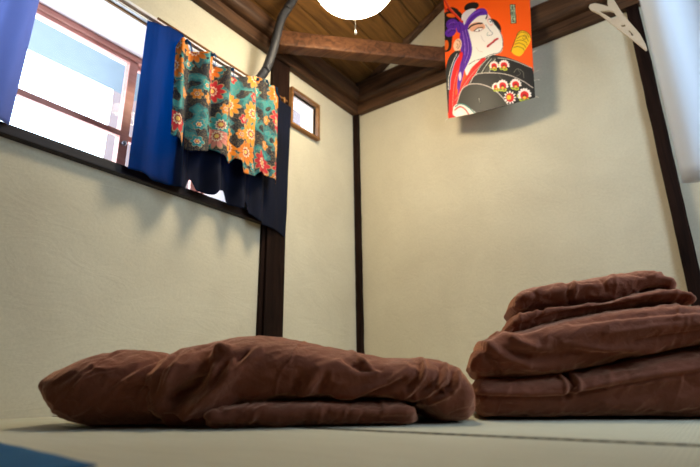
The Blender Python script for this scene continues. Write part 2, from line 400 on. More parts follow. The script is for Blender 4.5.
# bay window -------------------------------------------------------------
w = bpy.data.objects.new('window_1', None); C.objects.link(w); w.location = (-.3, (WY0+WY1)/2, .955); structure(w)
cy = (WY0+WY1)/2
def loc(L): return [(a+.3, b+.3, c-cy, d-cy, e-.955, f-.955) for (a, b, c, d, e, f) in L]
boxes('bay_lining', loc([(-.42, -.005, WY0, WY1, 1.742, 1.757), (-.42, -.005, WY0, WY0+.012, .955, 1.742), (-.42, -.005, WY1-.012, WY1, .955, 1.742)]), M['bay_white'], w)
boxes('window_frame', loc([(-.36, -.30, WY0, WY1, 1.712, 1.742), (-.36, -.30, WY0, WY1, .955, .99), (-.36, -.30, WY1-.03, WY1, .99, 1.712), (-.36, -.30, WY0, WY0+.03, .99, 1.712)]), M['red_wood'], w, .003)
for i, (ya, yb, x) in enumerate(((WY0+.03, -1.53, -.322), (-1.575, WY1-.03, -.345))):
    s = boxes('window_sash', loc([(x-.01, x+.012, ya, ya+.045, .99, 1.712), (x-.01, x+.012, yb-.045, yb, .99, 1.712),
        (x-.01, x+.012, ya+.045, yb-.045, .99, 1.04), (x-.01, x+.012, ya+.045, yb-.045, 1.692, 1.712), (x-.01, x+.012, ya+.045, yb-.045, 1.272, 1.302)]), M['red_wood'], w, .002)
    boxes('window_glass', loc([(x-.002, x+.001, ya+.04, yb-.04, 1.03, 1.70)]), M['glass'], s)
bm = bmesh.new(); lathe(bm, [(0, .0), (.012, .0), (.012, .01), (.006, .014), (0, .014)], 20)
l = link('sash_latch', bm, M['metal'], w, True); l.rotation_euler = (0, pi/2, 0); l.location = (-.01, -1.552-cy, 1.24-.955)
# fascia and rails over the opening
trim(boxes('t', [(0, .012, WY0, -.755, 1.690, 1.758)], M['tan_wood'], bev=.002), 13)
for k, (za, zb) in enumerate(((1.697, 1.709), (1.728, 1.743))):
    r = boxes('curtain_rail', [(.012, .030, WY0+.02, -.80, za, zb)], M['rail_white'], bev=.002)
    centre(r); tag(r, ('lower' if k == 0 else 'upper') + ' white enamelled rail of the pair above the window opening', 'curtain rail', 'white rails above the window')
# thin hanging rod for the floral cloth, with tan end piece
bm = bmesh.new(); tube(bm, [(.055, -1.66, 1.722), (.055, -.79, 1.722)], .006, 12)
rod = link('curtain_rod', bm, M['tan_wood'], None, True); centre(rod)
tag(rod, 'thin tan wooden rod above the window that the curtains hang from', 'curtain rod')
boxes('rod_bracket', [(-.040, .006, -.36, -.35, -.006, .006)], M['tan_wood'], rod, .001)
boxes('rod_bracket', [(-.055, .008, .40, .414, -.018, .018)], M['tan_wood'], rod, .002)
structure_eave = boxes('roof_eave', [(-1.62, -1.0, -3.6, -.2, 2.35, 2.39)], M['eave'], bev=.004)
centre(structure_eave); tag(structure_eave, 'pale blue-white eave of the house next door seen through the window', 'eave')
ey = boxes('eave_gutter', [(.27, .33, -1.7, 1.7, -.022, .012)], M['rail_white'], structure_eave, .01)

# small window -------------------------------------------------------------
w2 = bpy.data.objects.new('window_2', None); C.objects.link(w2); w2.location = (0, (SY0+SY1)/2, SZ0); structure(w2)
def l2(L): return [(a, b, c-(SY0+SY1)/2, d-(SY0+SY1)/2, e-SZ0, f-SZ0) for (a, b, c, d, e, f) in L]
g = .016
boxes('window_frame', l2([(-.02, .028, SY0-g, SY1+g, SZ1, SZ1+g), (-.02, .030, SY0-g, SY1+g, SZ0-g, SZ0), (-.02, .028, SY0-g, SY0, SZ0, SZ1), (-.02, .028, SY1, SY1+g, SZ0, SZ1)]), M['tan_wood'], w2, .002)
boxes('reveal_lining', l2([(T, -.02, SY0, SY1, SZ1-.008, SZ1), (T, -.02, SY1-.008, SY1, SZ0+.008, SZ1-.008), (T, -.02, SY0, SY0+.008, SZ0+.008, SZ1-.008), (T, -.02, SY0, SY1, SZ0, SZ0+.008)]), M['bay_white'], w2)
boxes('window_glass', l2([(-.095, -.091, SY0+.008, SY1-.008, SZ0+.008, SZ1-.008)]), M['frosted'], w2)
nb = boxes('neighbouring_house', [(-2.2, -1.6, -.75, 2.4, 0, 4.4)], M['neighbour']); centre(nb)
tag(nb, 'salmon pink house wall outside, showing through the small square window', 'house')

# unseen window, added in the right wall to backlight the white curtain
w3 = bpy.data.objects.new('added_window', None); C.objects.link(w3); w3.location = (2.81, (GY0+GY1)/2, GZ0); structure(w3)
gw, gh = (GY1-GY0)/2, GZ1-GZ0
boxes('window_frame', [(-.03, .03, -gw, gw, 0, .05), (-.03, .03, -gw, gw, gh-.05, gh), (-.03, .03, -gw, -gw+.05, .05, gh-.05), (-.03, .03, gw-.05, gw, .05, gh-.05), (-.03, .03, -.02, .02, .05, gh-.05)], M['tan_wood'], w3)
boxes('window_glass', [(-.003, .003, -gw+.05, gw-.05, .05, gh-.05)], M['glass'], w3)

# ------------------------------------------------------------------ curtains
def sheet(name, mat, y0, y1, z0f, z1f, xf, nu, nv, parent=None, yshift=None, uvscale=True, thick=.0016):
    """hanging cloth: u runs along Y, v from hem to top"""
    bm = bmesh.new(); uvl = bm.loops.layers.uv.new('cloth'); G = []
    arc = [0]
    for i in range(nu+1):
        u = i/nu; y = y0+(y1-y0)*u; row = []
        for j in range(nv+1):
            v = j/nv; a, b = z0f(u), z1f(u); z = a+(b-a)*v
            dy = yshift(u, v) if yshift else 0
            row.append(bm.verts.new((xf(u, v), y+dy, z)))
        if i: arc.append(arc[-1]+(row[nv//2].co-G[-1][nv//2].co).length)
        G.append(row)
    for i in range(nu):
        for j in range(nv):
            f = bm.faces.new((G[i][j], G[i+1][j], G[i+1][j+1], G[i][j+1]))
            for lp, (a, b) in zip(f.loops, ((i, j), (i+1, j), (i+1, j+1), (i, j+1))): lp[uvl].uv = (arc[a], G[a][b].co.z)
    o = link(name, bm, mat, parent, True)
    s = o.modifiers.new('thickness', 'SOLIDIFY'); s.thickness = thick; s.offset = 0
    return o
def lerp(x, tab):
    return float(np.interp(x, [t[0] for t in tab], [t[1] for t in tab]))
def smooth_lerp(x, tab):
    for (a, va), (b, vb) in zip(tab, tab[1:]):
        if x <= b:
            t = 0 if b == a else max(0, (x-a)/(b-a)); t = t*t*(3-2*t); return va+(vb-va)*t
    return tab[-1][1]
# navy curtain: depth from the wall and hem height along Y (metres)
NY0, NY1 = -1.715, -.752
DX = [(-1.715, .085), (-1.66, .11), (-1.60, .085), (-1.55, .10), (-1.49, .145), (-1.43, .09), (-1.385, .10), (-1.32, .178), (-1.26, .10), (-1.20, .085), (-1.145, .145), (-1.09, .10), (-1.05, .085), (-1.0, .115), (-.95, .08), (-.88, .075), (-.80, .058), (-.75, .055)]
HZ = [(-1.715, .938), (-1.60, .925), (-1.50, .915), (-1.46, .915), (-1.42, .99), (-1.385, .945), (-1.34, .925), (-1.30, .97), (-1.235, .995), (-1.19, .935), (-1.15, .92), (-1.10, .975), (-1.05, .93), (-1.0, .90), (-.9, .90), (-.82, .90), (-.75, .88)]
TZ = [(-1.715, 1.665), (-1.66, 1.675), (-1.60, 1.705), (-1.54, 1.705), (-1.50, 1.60), (-1.4, 1.585), (-1.1, 1.60), (-1.0, 1.66), (-.92, 1.70), (-.85, 1.70), (-.75, 1.70)]
def yy(u): return NY0+(NY1-NY0)*u
def nx(u, v):
    y = yy(u); d = smooth_lerp(y, DX); amp = .35+.65*(1-v)**1.0
    return .07+(d-.085)*amp + .0035*noise.noise(Vector((y*18, v*3, 1)))*(1+.5*v) + .0015*noise.noise(Vector((y*60, v*8, 4)))
def navy_panel(ya, yb, mat, n, lab):
    o = sheet('navy_curtain', mat, ya, yb, lambda u: smooth_lerp(ya+(yb-ya)*u, HZ), lambda u: smooth_lerp(ya+(yb-ya)*u, TZ), lambda u, v: nx((ya+(yb-ya)*u-NY0)/(NY1-NY0), v)-(.007 if ya > -1.6 else 0), n, 90)
    centre(o); tag(o, lab, 'curtain', 'navy curtain panels at the window')
navy_panel(NY0, -1.500, M['navy'], 60, 'plain navy curtain panel glowing blue with daylight, left of the floral cloth')
navy_panel(-1.525, NY1, M['navy_shaded'], 220, 'dark navy curtain panel hanging behind the floral cloth, reaching over the post')
# dark curtain at the left end of the window, only its edge in view
lc = sheet('pale_curtain', M['pale_curtain'], -2.60, -2.135, lambda u: .95, lambda u: 1.69, lambda u, v: .045+.016*math.sin(u*22)+.004*noise.noise(Vector((u*6, v*3, 9))), 90, 40,
           yshift=lambda u, v: .012*v*u)
centre(lc); tag(lc, 'pale blue-violet curtain drawn back at the left end of the window', 'curtain')

# white curtain close to the viewer at the right
bm = bmesh.new(); uvl = bm.loops.layers.uv.new('cloth'); G = []
for i in range(161):
    x = 1.864+.80*i/160; row = []
    for j in range(61):
        z = .42+2.1*j/60; row.append(bm.verts.new((x, -1.66+.018*math.sin((x-1.864)*46+.3*math.sin(z*2))+.006*noise.noise(Vector((x*9, z*2, 5))), z)))
    G.append(row)
for i in range(160):
    for j in range(60): bm.faces.new((G[i][j], G[i+1][j], G[i+1][j+1], G[i][j+1]))
wc = link('white_curtain', bm, M['white_cloth'], None, True); s = wc.modifiers.new('thickness', 'SOLIDIFY'); s.thickness = .002; s.offset = 0
centre(wc); tag(wc, 'plain white curtain hanging close to the viewer at the right edge, out of focus', 'curtain')
bm = bmesh.new(); tube(bm, [(1.80, -1.66, 2.535), (2.75, -1.66, 2.535)], .012, 12); wr_ = link('curtain_pole', bm, M['tan_wood'], None, True); centre(wr_)
tag(wr_, 'wooden pole above the picture edge carrying the white curtain', 'curtain pole')

# floral cloth: deep zig-zag pleats
FY0, FY1 = -1.575, -.915
PX = [(-1.555, .075), (-1.535, .10), (-1.51, .085), (-1.485, .082), (-1.415, .142), (-1.385, .12), (-1.352, .083), (-1.288, .144), (-1.262, .115), (-1.235, .085), (-1.12, .145), (-1.075, .10), (-1.04, .125), (-1.0, .105), (-.965, .128), (-.93, .10), (-.885, .088)]
FT = [(-1.555, 1.60), (-1.54, 1.655), (-1.51, 1.665), (-1.487, 1.62), (-1.45, 1.622), (-1.415, 1.628), (-1.39, 1.66), (-1.355, 1.612), (-1.288, 1.618), (-1.262, 1.65), (-1.235, 1.615), (-1.12, 1.655), (-1.075, 1.70), (-1.0, 1.69), (-.93, 1.685), (-.885, 1.66)]
FH = [(-1.555, 1.135), (-1.50, 1.11), (-1.45, 1.085), (-1.41, 1.10), (-1.35, 1.155), (-1.30, 1.125), (-1.25, 1.115), (-1.20, 1.155), (-1.165, 1.145), (-1.155, 1.085), (-1.08, 1.105), (-1.02, 1.145), (-.96, 1.13), (-.92, 1.12), (-.885, 1.13)]
def fy(u): return FY0+.02+(FY1-FY0)*u*1.0
def flx(u, v):
    y = fy(u); d = smooth_lerp(y, PX); k = .62+.38*v
    return .118+(d-.105)*1.0*k + .018*(1-v) + .005*noise.noise(Vector((y*25, v*3, 3))) + .010*(1-v)*math.sin(y*52)
fl = sheet('floral_cloth', M['floral'], FY0, FY1, lambda u: lerp(fy(u), FH), lambda u: lerp(fy(u), FT), flx, 300, 80,
           yshift=lambda u, v: .012*(1-v)*math.sin(u*30))
centre(fl); tag(fl, 'short pleated cloth with orange, teal and red flowers hanging over the navy curtain', 'floral cloth')
# navy binding along its top edge
bm = bmesh.new(); G = []
for i in range(241):
    u = i/240; y = fy(u); x = flx(u, 1); z = lerp(y, FT)
    G.append([bm.verts.new(p) for p in ((x+.0016, y, z-.014), (x+.0022, y, z+.003), (x-.0022, y, z+.003), (x-.0016, y, z-.014))])
for a, b in zip(G, G[1:]):
    for j in range(3): bm.faces.new((a[j], b[j], b[j+1], a[j+1]))
bd = link('top_binding', bm, M['navy'], None, True); bd.parent = fl; bd.matrix_parent_inverse = Matrix.Translation(-fl.location)

# black hose
hp = spline([(.085, -1.085, 1.635), (.10, -1.067, 1.70), (.135, -1.045, 1.77), (.165, -1.025, 1.905), (.20, -1.01, 2.087), (.225, -.99, 2.16), (.26, -.965, 2.25), (.275, -.955, 2.305)], 14)
bm = bmesh.new(); tube(bm, hp, [.0245+.0006*math.sin(i*1.7) for i in range(len(hp))], 20)
hs = link('black_hose', bm, M['hose'], None, True); centre(hs)
tag(hs, 'thick black insulated hose curving down from the ceiling behind the floral cloth', 'hose')

# ------------------------------------------------------------------ ceiling lamp
lx, ly, lz = .735, -1.04, 1.985
lt = thing('ceiling_lamp', 'round white dome ceiling lamp, switched on, with a pull cord', 'lamp', (lx, ly, lz))
bm = bmesh.new(); R_, hz = .196, .092
prof = [(R_*math.cos(a), -hz*math.sin(a)) for a in [k*pi/2/16 for k in range(17)]][::-1]; prof[0] = (0, -hz)
prof += [(R_, .02), (R_-.02, .035)]
lathe(bm, prof, 64); link('lamp_shade', bm, M['lamp'], lt, True)
bm = bmesh.new(); lathe(bm, [(0, .075), (.09, .075), (.15, .05), (R_-.019, .036), (R_-.03, .03), (0, .03)], 48); link('lamp_base', bm, M['rail_white'], lt, True)
bm = bmesh.new(); tube(bm, [(0, 0, .075), (0, 0, z0+sl*lx-lz+.01)], .012, 12); link('hanging_stem', bm, M['rail_white'], lt, True)
bm = bmesh.new(); tube(bm, [(0.0, 0, -hz+.004), (.002, 0, -.265)], .0016, 8); pc = link('pull_cord', bm, M['string'], lt, True)
bm = bmesh.new(); lathe(bm, [(0, .012), (.003, .010), (.0065, -.004), (.007, -.010), (.004, -.015), (0, -.016)], 16, (.002, 0, -.268)); link('cord_knob', bm, M['string'], pc, True)

# ------------------------------------------------------------------ hanger clip in front of the back beam
HO = [(1.652, 1.97), (1.66, 1.983), (1.684, 1.977), (1.716, 1.949), (1.738, 1.925), (1.737, 1.948), (1.74, 1.964), (1.755, 1.966), (1.768, 1.955), (1.78, 1.9), (1.794, 1.845), (1.818, 1.778), (1.844, 1.704), (1.857, 1.636), (1.8585, 1.612), (1.852, 1.607), (1.826, 1.657), (1.796, 1.713), (1.76, 1.776), (1.724, 1.846), (1.692, 1.907), (1.658, 1.95)]
HH = [(1.694, 1.921), (1.739, 1.901), (1.757, 1.884), (1.768, 1.844), (1.745, 1.843), (1.721, 1.88)]
SLOT1 = [(1.775, 1.79), (1.792, 1.785), (1.792, 1.774), (1.776, 1.779)]; SLOT2 = [(1.8, 1.744), (1.807, 1.742), (1.818, 1.709), (1.809, 1.711)]
from mathutils.geometry import tessellate_polygon
def plate(name, outer, holes, y0, y1, mat, parent, bev=.0025):
    rings = [outer]+holes; pts = [p for r in rings for p in r]
    tris = tessellate_polygon([[Vector((x, 0, z)) for x, z in r] for r in rings])
    bm = bmesh.new(); A = [bm.verts.new((x, y0, z)) for x, z in pts]; B = [bm.verts.new((x, y1, z)) for x, z in pts]
    for t in tris:
        try: bm.faces.new([A[i] for i in t]); bm.faces.new([B[i] for i in t][::-1])
        except ValueError: pass
    k = 0
    for r in rings:
        n = len(r)
        for i in range(n): bm.faces.new((A[k+i], A[k+(i+1) % n], B[k+(i+1) % n], B[k+i]))
        k += n
    bmesh.ops.recalc_face_normals(bm, faces=bm.faces)
    o = link(name, bm, mat, parent)
    m = o.modifiers.new('bevel', 'BEVEL'); m.width = bev; m.segments = 2; m.limit_method = 'ANGLE'; m.angle_limit = math.radians(40)
    return o
hx, hz_ = 1.755, 1.60
hg = thing('plastic_hanger', 'beige plastic forked hanger dangling at the top of the right post', 'hanger', (hx, -.2, hz_))
q = lambda L: [(x-hx, z-hz_) for x, z in L]
plate('hanger_body', q(HO), [q(SLOT1), q(SLOT2), q(HH)], -.007, .007, M['plastic'], hg)
bm = bmesh.new(); tube(bm, spline([(1.752-hx, 0, 1.955-hz_), (1.750-hx, .0, 2.02-hz_), (1.756-hx, .04, 2.06-hz_), (1.757-hx, .085, 2.065-hz_), (1.757-hx, .10, 2.04-hz_)], 6), .0028, 10)
link('hook', bm, M['metal'], hg, True)

# ------------------------------------------------------------------ printed banner (kite) with a stage actor's portrait
BL, BR, TL, TR = Vector((.791, 0, 1.651)), Vector((1.309, 0, 1.596)), Vector((.830, 0, 2.560)), Vector((1.381, 0, 2.505))
HM = np.array([[586.83763, -43.96617, -360.08725], [-291.52379, -523.18995, 1561.41673], [-0.18857, 0.10099, 1.0]])  # banner plane -> print units
NS, NT = 230, 380
S_, T_ = np.meshgrid(np.linspace(0, 1, NS), np.linspace(0, 1, NT), indexing='ij')
px = (1-T_)*((1-S_)*BL.x+S_*BR.x)+T_*((1-S_)*TL.x+S_*TR.x); pz = (1-T_)*((1-S_)*BL.z+S_*BR.z)+T_*((1-S_)*TL.z+S_*TR.z)
q3 = np.stack([px.ravel(), pz.ravel(), np.ones(px.size)]); a3 = HM@q3; U = a3[0]/a3[2]; V = a3[1]/a3[2]
def s3(r, g, b): return np.array(srgb(r, g, b)[:3])
col = np.tile(s3(252, 88, 2), (U.size, 1))
def inside(poly):
    m = np.zeros(U.size, bool); n = len(poly)
    for i in range(n):
        x1, y1 = poly[i]; x2, y2 = poly[(i+1) % n]
        if y1 == y2: continue
        c = ((V >= min(y1, y2)) & (V < max(y1, y2))) & (U < x1+(V-y1)*(x2-x1)/(y2-y1)); m ^= c
    return m
def sm(poly, n=6):
    P = [Vector((a, b)) for a, b in poly]; k = len(P); out = []
    for i in range(k):
        a, b, c, d = P[i-1], P[i], P[(i+1) % k], P[(i+2) % k]
        for j in range(n):
            t = j/n; p = .5*((2*b)+(c-a)*t+(2*a-5*b+4*c-d)*t*t+(3*b-a-3*c+d)*t**3); out.append((p.x, p.y))
    return out
def fill(poly, c, smooth=True): col[inside(sm(poly) if smooth else poly)] = s3(*c)
def ell(cx, cy, rx, ry, c, ang=0):
    a = math.radians(ang); dx, dy = U-cx, V-cy; x = dx*math.cos(a)+dy*math.sin(a); y = -dx*math.sin(a)+dy*math.cos(a)
    col[(x/rx)**2+(y/ry)**2 < 1] = s3(*c)
def line(pts, w, c, curve=True):
    if curve and len(pts) > 2: pts = [tuple(p[:2]) for p in spline([(x, y, 0) for x, y in pts], 8)]
    for (x1, y1), (x2, y2) in zip(pts, pts[1:]):
        d = np.array([x2-x1, y2-y1]); L = max(1e-6, float(d@d)); t = np.clip(((U-x1)*d[0]+(V-y1)*d[1])/L, 0, 1)
        col[np.hypot(U-x1-t*d[0], V-y1-t*d[1]) < w/2] = s3(*c)
BLK = (20, 17, 17); GRY = (50, 45, 38); RED = (222, 26, 22); PUR = (92, 34, 158); PUR2 = (60, 18, 112); FACE = (238, 226, 212); WHT = (240, 235, 225)
# hair
fill([(6, 70), (22, 46), (52, 38), (82, 52), (96, 74), (90, 96), (60, 112), (52, 150), (46, 196), (22, 204), (12, 170), (14, 120)], BLK)
ell(127, 33, 30, 17, BLK, -12); ell(50, 44, 26, 14, BLK, 15); ell(45, 62, 20, 8, (232, 96, 10), 12); ell(30, 150, 18, 45, BLK)
ell(26, 178, 11, 20, (232, 96, 10))
fill([(208, 86), (228, 92), (242, 112), (245, 134), (236, 150), (222, 140), (212, 112)], BLK)
fill([(78, 90), (104, 60), (122, 96), (110, 130), (90, 120)], BLK)
# cap cloth over the brow
fill([(88, 72), (98, 54), (124, 42), (146, 46), (134, 66), (116, 88), (104, 108), (92, 96)], (216, 206, 206))
# face and neck
fill([(112, 122), (128, 92), (160, 72), (186, 62), (202, 78), (218, 104), (238, 128), (251, 158), (252, 188), (246, 212), (222, 224), (206, 230), (188, 236), (160, 250), (132, 272), (112, 300), (104, 270), (114, 222), (122, 170)], FACE)
fill([(116, 112), (140, 98), (172, 100), (184, 120), (160, 130), (130, 132)], (232, 168, 132)); fill([(188, 72), (206, 84), (214, 106), (204, 112), (192, 96)], (236, 190, 176))
ell(158, 128, 17, 5, WHT, -12); line([(140, 132), (156, 120), (176, 118)], 3.2, BLK); line([(142, 133), (160, 134), (176, 124)], 2, (150, 60, 40)); ell(160, 129, 3.2, 2.6, BLK)
ell(203, 96, 6.5, 9, WHT, -30); line([(196, 88), (204, 86), (212, 98)], 3, BLK); ell(204, 96, 3, 2.75, BLK)
line([(117, 122), (130, 110), (152, 103), (172, 102)], 6, BLK); line([(186, 84), (190, 72), (186, 60)], 5, BLK)
line([(186, 108), (200, 128), (212, 140), (208, 148), (196, 150)], 2.2, (120, 110, 120)); line([(196, 138), (190, 146), (196, 152)], 2, (110, 140, 120))
line([(194, 193), (204, 184), (214, 176), (222, 168), (232, 162)], 8, (196, 34, 34)); line([(194, 193), (212, 180), (232, 162)], 2, (90, 10, 20))
line([(198, 226), (216, 221), (240, 214), (251, 196)], 2.4, (70, 50, 50)); line([(120, 260), (146, 246), (176, 238), (198, 228)], 2.4, (70, 50, 50)); line([(252, 190), (250, 160), (236, 128), (216, 102)], 2, (70, 50, 50))
line([(168, 150), (176, 168), (184, 174)], 1.6, (190, 170, 160)); line([(150, 196), (160, 210), (176, 214)], 1.6, (200, 180, 165))
# head band, bow and hanging ends
fill([(100, 120), (106, 92), (124, 66), (150, 46), (176, 42), (190, 58), (186, 68), (160, 72), (138, 88), (120, 108), (112, 128)], PUR)
line([(112, 106), (134, 76), (172, 56)], 3, PUR2); line([(106, 100), (126, 70), (160, 50)], 2, (150, 100, 205))
ell(50, 98, 26, 22, PUR, 20); ell(44, 128, 24, 18, PUR, -15); ell(84, 112, 16, 24, PUR)
for pts in ([(30, 90), (50, 100), (70, 98)], [(34, 132), (50, 122), (66, 126)], [(52, 82), (56, 104), (48, 120)], [(78, 96), (84, 116), (80, 134)]): line(pts, 3, PUR2)
for pts in ([(36, 96), (46, 90), (60, 90)], [(32, 122), (42, 116), (58, 116)]): line(pts, 2, (150, 100, 205))
fill([(92, 104), (112, 120), (124, 156), (133, 196), (130, 226), (116, 258), (98, 290), (84, 320), (72, 352), (74, 310), (84, 262), (88, 214), (82, 160)], PUR)
for pts in ([(98, 118), (110, 160), (114, 210), (100, 262), (84, 310)], [(108, 130), (122, 176), (122, 220), (108, 256)], [(90, 150), (98, 200), (92, 262), (80, 310)]): line(pts, 2.6, PUR2)
for pts in ([(104, 124), (116, 170), (118, 214), (104, 256)], [(94, 130), (103, 180), (104, 222)]): line(pts, 1.8, (168, 128, 214))
# ear
ell(74, 182, 17, 25, (240, 196, 160), 8); line([(70, 162), (82, 168), (84, 184), (74, 198)], 2.6, (160, 80, 50)); line([(70, 176), (76, 182), (70, 192)], 2.4, (160, 80, 50))
# cords in the hair
line([(14, -10), (34, 28), (60, 58), (92, 92)], 9, (214, 34, 12)); line([(18, -6), (40, 30), (66, 60), (90, 88)], 1.6, (250, 130, 90)); line([(4, -6), (18, 30), (30, 44)], 5, (214, 34, 12))
# robe
fill([(24, 420), (22, 330), (26, 262), (40, 224), (62, 206), (84, 206), (92, 220), (80, 260), (62, 300), (52, 360), (44, 440)], (36, 38, 36))
fill([(110, 345), (132, 302), (160, 262), (188, 236), (216, 224), (262, 230), (304, 242), (340, 256), (361, 268), (372, 320), (376, 395), (330, 420), (240, 440), (120, 450), (60, 470), (60, 430), (80, 390)], (26, 22, 20), False)
fill([(36, 470), (36, 390), (42, 320), (58, 262), (84, 214), (96, 222), (78, 280), (66, 340), (66, 372), (96, 326), (130, 280), (158, 250), (180, 236), (188, 244), (172, 274), (146, 296), (116, 330), (92, 368), (72, 410), (62, 470)], RED)
line([(40, 350), (46, 300), (62, 250), (80, 222)], 3, (150, 170, 210)); line([(34, 350), (38, 300), (54, 250), (72, 216)], 2.2, WHT)
line([(60, 392), (72, 380), (100, 336), (134, 296), (168, 262)], 1.8, (240, 150, 130)); line([(50, 420), (58, 340), (74, 280)], 1.8, (240, 150, 130))
fill([(74, 372), (78, 330), (88, 292), (100, 288), (88, 330)], PUR); fill([(78, 300), (86, 286), (90, 304), (84, 320)], (236, 214, 222))
fill([(148, 296), (168, 262), (196, 236), (212, 236), (190, 262), (172, 290), (156, 312)], GRY); fill([(180, 292), (196, 262), (214, 238), (226, 236), (210, 268), (200, 296)], (74, 70, 60))
line([(146, 298), (172, 262), (200, 234)], 2, (200, 196, 180)); line([(166, 300), (186, 268), (208, 240)], 2, (200, 196, 180)); line([(196, 298), (208, 270), (224, 240)], 2, (200, 196, 180))
fill([(122, 333), (146, 303), (193, 292), (263, 295), (321, 313), (360, 341), (372, 400), (300, 430), (276, 408), (233, 362), (187, 338), (134, 335)], (34, 30, 26))
fill([(70, 398), (93, 352), (134, 333), (187, 338), (233, 362), (276, 408), (282, 440), (160, 445), (70, 440)], (50, 46, 38))
line([(70, 400), (93, 350), (134, 332), (187, 338), (233, 362), (276, 409)], 3, (196, 180, 168)); line([(122, 333), (146, 300), (193, 292), (263, 295), (321, 315), (362, 341)], 2.6, (206, 190, 176))
line([(233, 236), (268, 238), (303, 246), (358, 266)], 2.6, (186, 180, 166)); line([(236, 300), (262, 334), (290, 396)], 1.4, (90, 84, 70))
line([(292, 286), (306, 272), (326, 284), (328, 304)], 1.6, (120, 116, 104)); line([(306, 272), (316, 290), (300, 300)], 1.4, (110, 104, 94))
def bloom(cx, cy, r, leaf=True, core=RED):
    if leaf:
        for k in range(3):
            a = math.radians(60+k*52+cx % 20); ell(cx+math.cos(a)*r*.72, cy+math.sin(a)*r*.72, r*.46, r*.36, (196, 196, 60)); ell(cx+math.cos(a)*r*.74, cy+math.sin(a)*r*.74, r*.26, r*.18, (120, 140, 50))
    for k in range(9):
        a = math.radians(-200+k*26); ell(cx+math.cos(a)*r*.78, cy+math.sin(a)*r*.78, r*.30, r*.20, (246, 226, 214), math.degrees(a))
    ell(cx, cy, r*.66, r*.62, core); ell(cx, cy+r*.12, r*.34, r*.3, (150, 12, 16) if core == RED else (250, 190, 30))
    if core == RED: ell(cx, cy+r*.36, r*.26, r*.18, (236, 200, 60))
bloom(219, 266, 17); bloom(256, 262, 19); bloom(226, 342, 15); bloom(250, 336, 20); bloom(298, 330, 20); bloom(330, 368, 24)
for k in range(12):
    a = 2*pi*k/12; ell(276+math.cos(a)*17, 376+math.sin(a)*17, 6, 2.75, (246, 226, 214), math.degrees(a))
ell(276, 376, 15, 15, RED); ell(272, 376, 8, 8, (250, 190, 30))
# inner sleeve stripes at the lower left
fill([(56, 448), (54, 418), (70, 404), (96, 404), (124, 418), (146, 434), (120, 446)], (236, 226, 214))
line([(62, 414), (82, 404), (108, 410), (140, 432)], 4, (60, 130, 120)); line([(60, 426), (80, 414), (100, 420), (118, 440)], 5, (196, 44, 36)); fill([(60, 450), (64, 432), (82, 426), (98, 440), (96, 452)], (240, 232, 224))
# yellow twisted cord roll
fill([(283, 206), (292, 186), (300, 158), (308, 136), (324, 126), (344, 134), (354, 152), (350, 172), (336, 196), (318, 222), (298, 222)], (242, 188, 24))
for pts in ([(304, 146), (318, 132), (338, 134), (348, 150)], [(304, 158), (320, 146), (338, 150), (346, 164)], [(300, 168), (316, 162), (334, 166), (342, 178)], [(296, 180), (312, 174), (330, 180), (336, 190)], [(292, 192), (308, 188), (326, 194), (330, 202)], [(324, 146), (334, 142), (340, 152), (330, 158), (324, 152)]): line(pts, 2.6, (150, 96, 12))
line([(282, 208), (290, 182), (300, 156), (308, 134), (324, 125), (344, 132), (356, 150)], 2.4, (120, 70, 20))
# cartouche with three written characters
fill([(275, 24), (296, 22), (301, 98), (281, 101)], (40, 34, 26), False); fill([(277.5, 26.5), (293.5, 25), (298, 95.5), (283, 98)], (176, 190, 150), False)
K = (26, 40, 30)
for pts in ([(279, 33), (292, 32)], [(281, 38), (291, 37)], [(285, 28), (286, 44)], [(280, 44), (292, 43)], [(281, 47), (284, 50)], [(291, 46), (289, 50)],
            [(281, 55), (293, 54)], [(282, 60), (293, 59)], [(281, 65), (294, 64)], [(287, 52), (288, 68)], [(283, 55), (284, 65)], [(292, 54), (292, 64)], [(282, 70), (294, 69)],
            [(284, 76), (295, 75)], [(290, 73), (285, 88)], [(286, 82), (295, 90)], [(284, 92), (296, 91)], [(290, 84), (290, 92)]): line(pts, 2.4, K, False)
# mesh: thin paper with a slight belly, edge frame at the back
def by(s, t): return -.135-.035*math.sin(pi*s)*(1-.35*t)-.012*math.sin(pi*min(1, t*1.2))
bm = bmesh.new(); VV = [[None]*NT for _ in range(NS)]
for i in range(NS):
    for j in range(NT):
        s, t = i/(NS-1), j/(NT-1)
        VV[i][j] = bm.verts.new((px[i, j], by(s, t), pz[i, j]-(.030*math.sin(pi*s)*(1-t)**6)))
for i in range(NS-1):
    for j in range(NT-1): bm.faces.new((VV[i][j], VV[i+1][j], VV[i+1][j+1], VV[i][j+1]))
ban = link('printed_banner', bm, M['art'], None, True)
ca = ban.data.color_attributes.new('print', 'FLOAT_COLOR', 'POINT')
ca.data.foreach_set('color', np.concatenate([col, np.ones((U.size, 1))], 1).ravel().astype(np.float32))
s = ban.modifiers.new('thickness', 'SOLIDIFY'); s.thickness = .0016; s.offset = 0
centre(ban); tag(ban, 'orange kite banner printed with a white-faced stage actor in a purple head band', 'banner')
def loc_b(v): return Vector(v)-ban.location
for s_, t_, dx, dz in ((0, 0, -.02, -.022), (1, 0, .018, -.012), (1, .16, .03, .006), (1, .30, .028, .004), (1, .11, .03, -.01), (.42, .03, .0, .03)):
    X = ((1-t_)*((1-s_)*BL.x+s_*BR.x)+t_*((1-s_)*TL.x+s_*TR.x)); Z = (1-t_)*((1-s_)*BL.z+s_*BR.z)+t_*((1-s_)*TL.z+s_*TR.z)
    Y = by(s_, t_)-.003; bm = bmesh.new(); tube(bm, [loc_b((X, Y, Z)), loc_b((X+dx*.6, Y-.006, Z+dz*.4)), loc_b((X+dx, Y-.004, Z+dz))], .0018, 6)
    link('tie_string', bm, M['string'], ban, True)
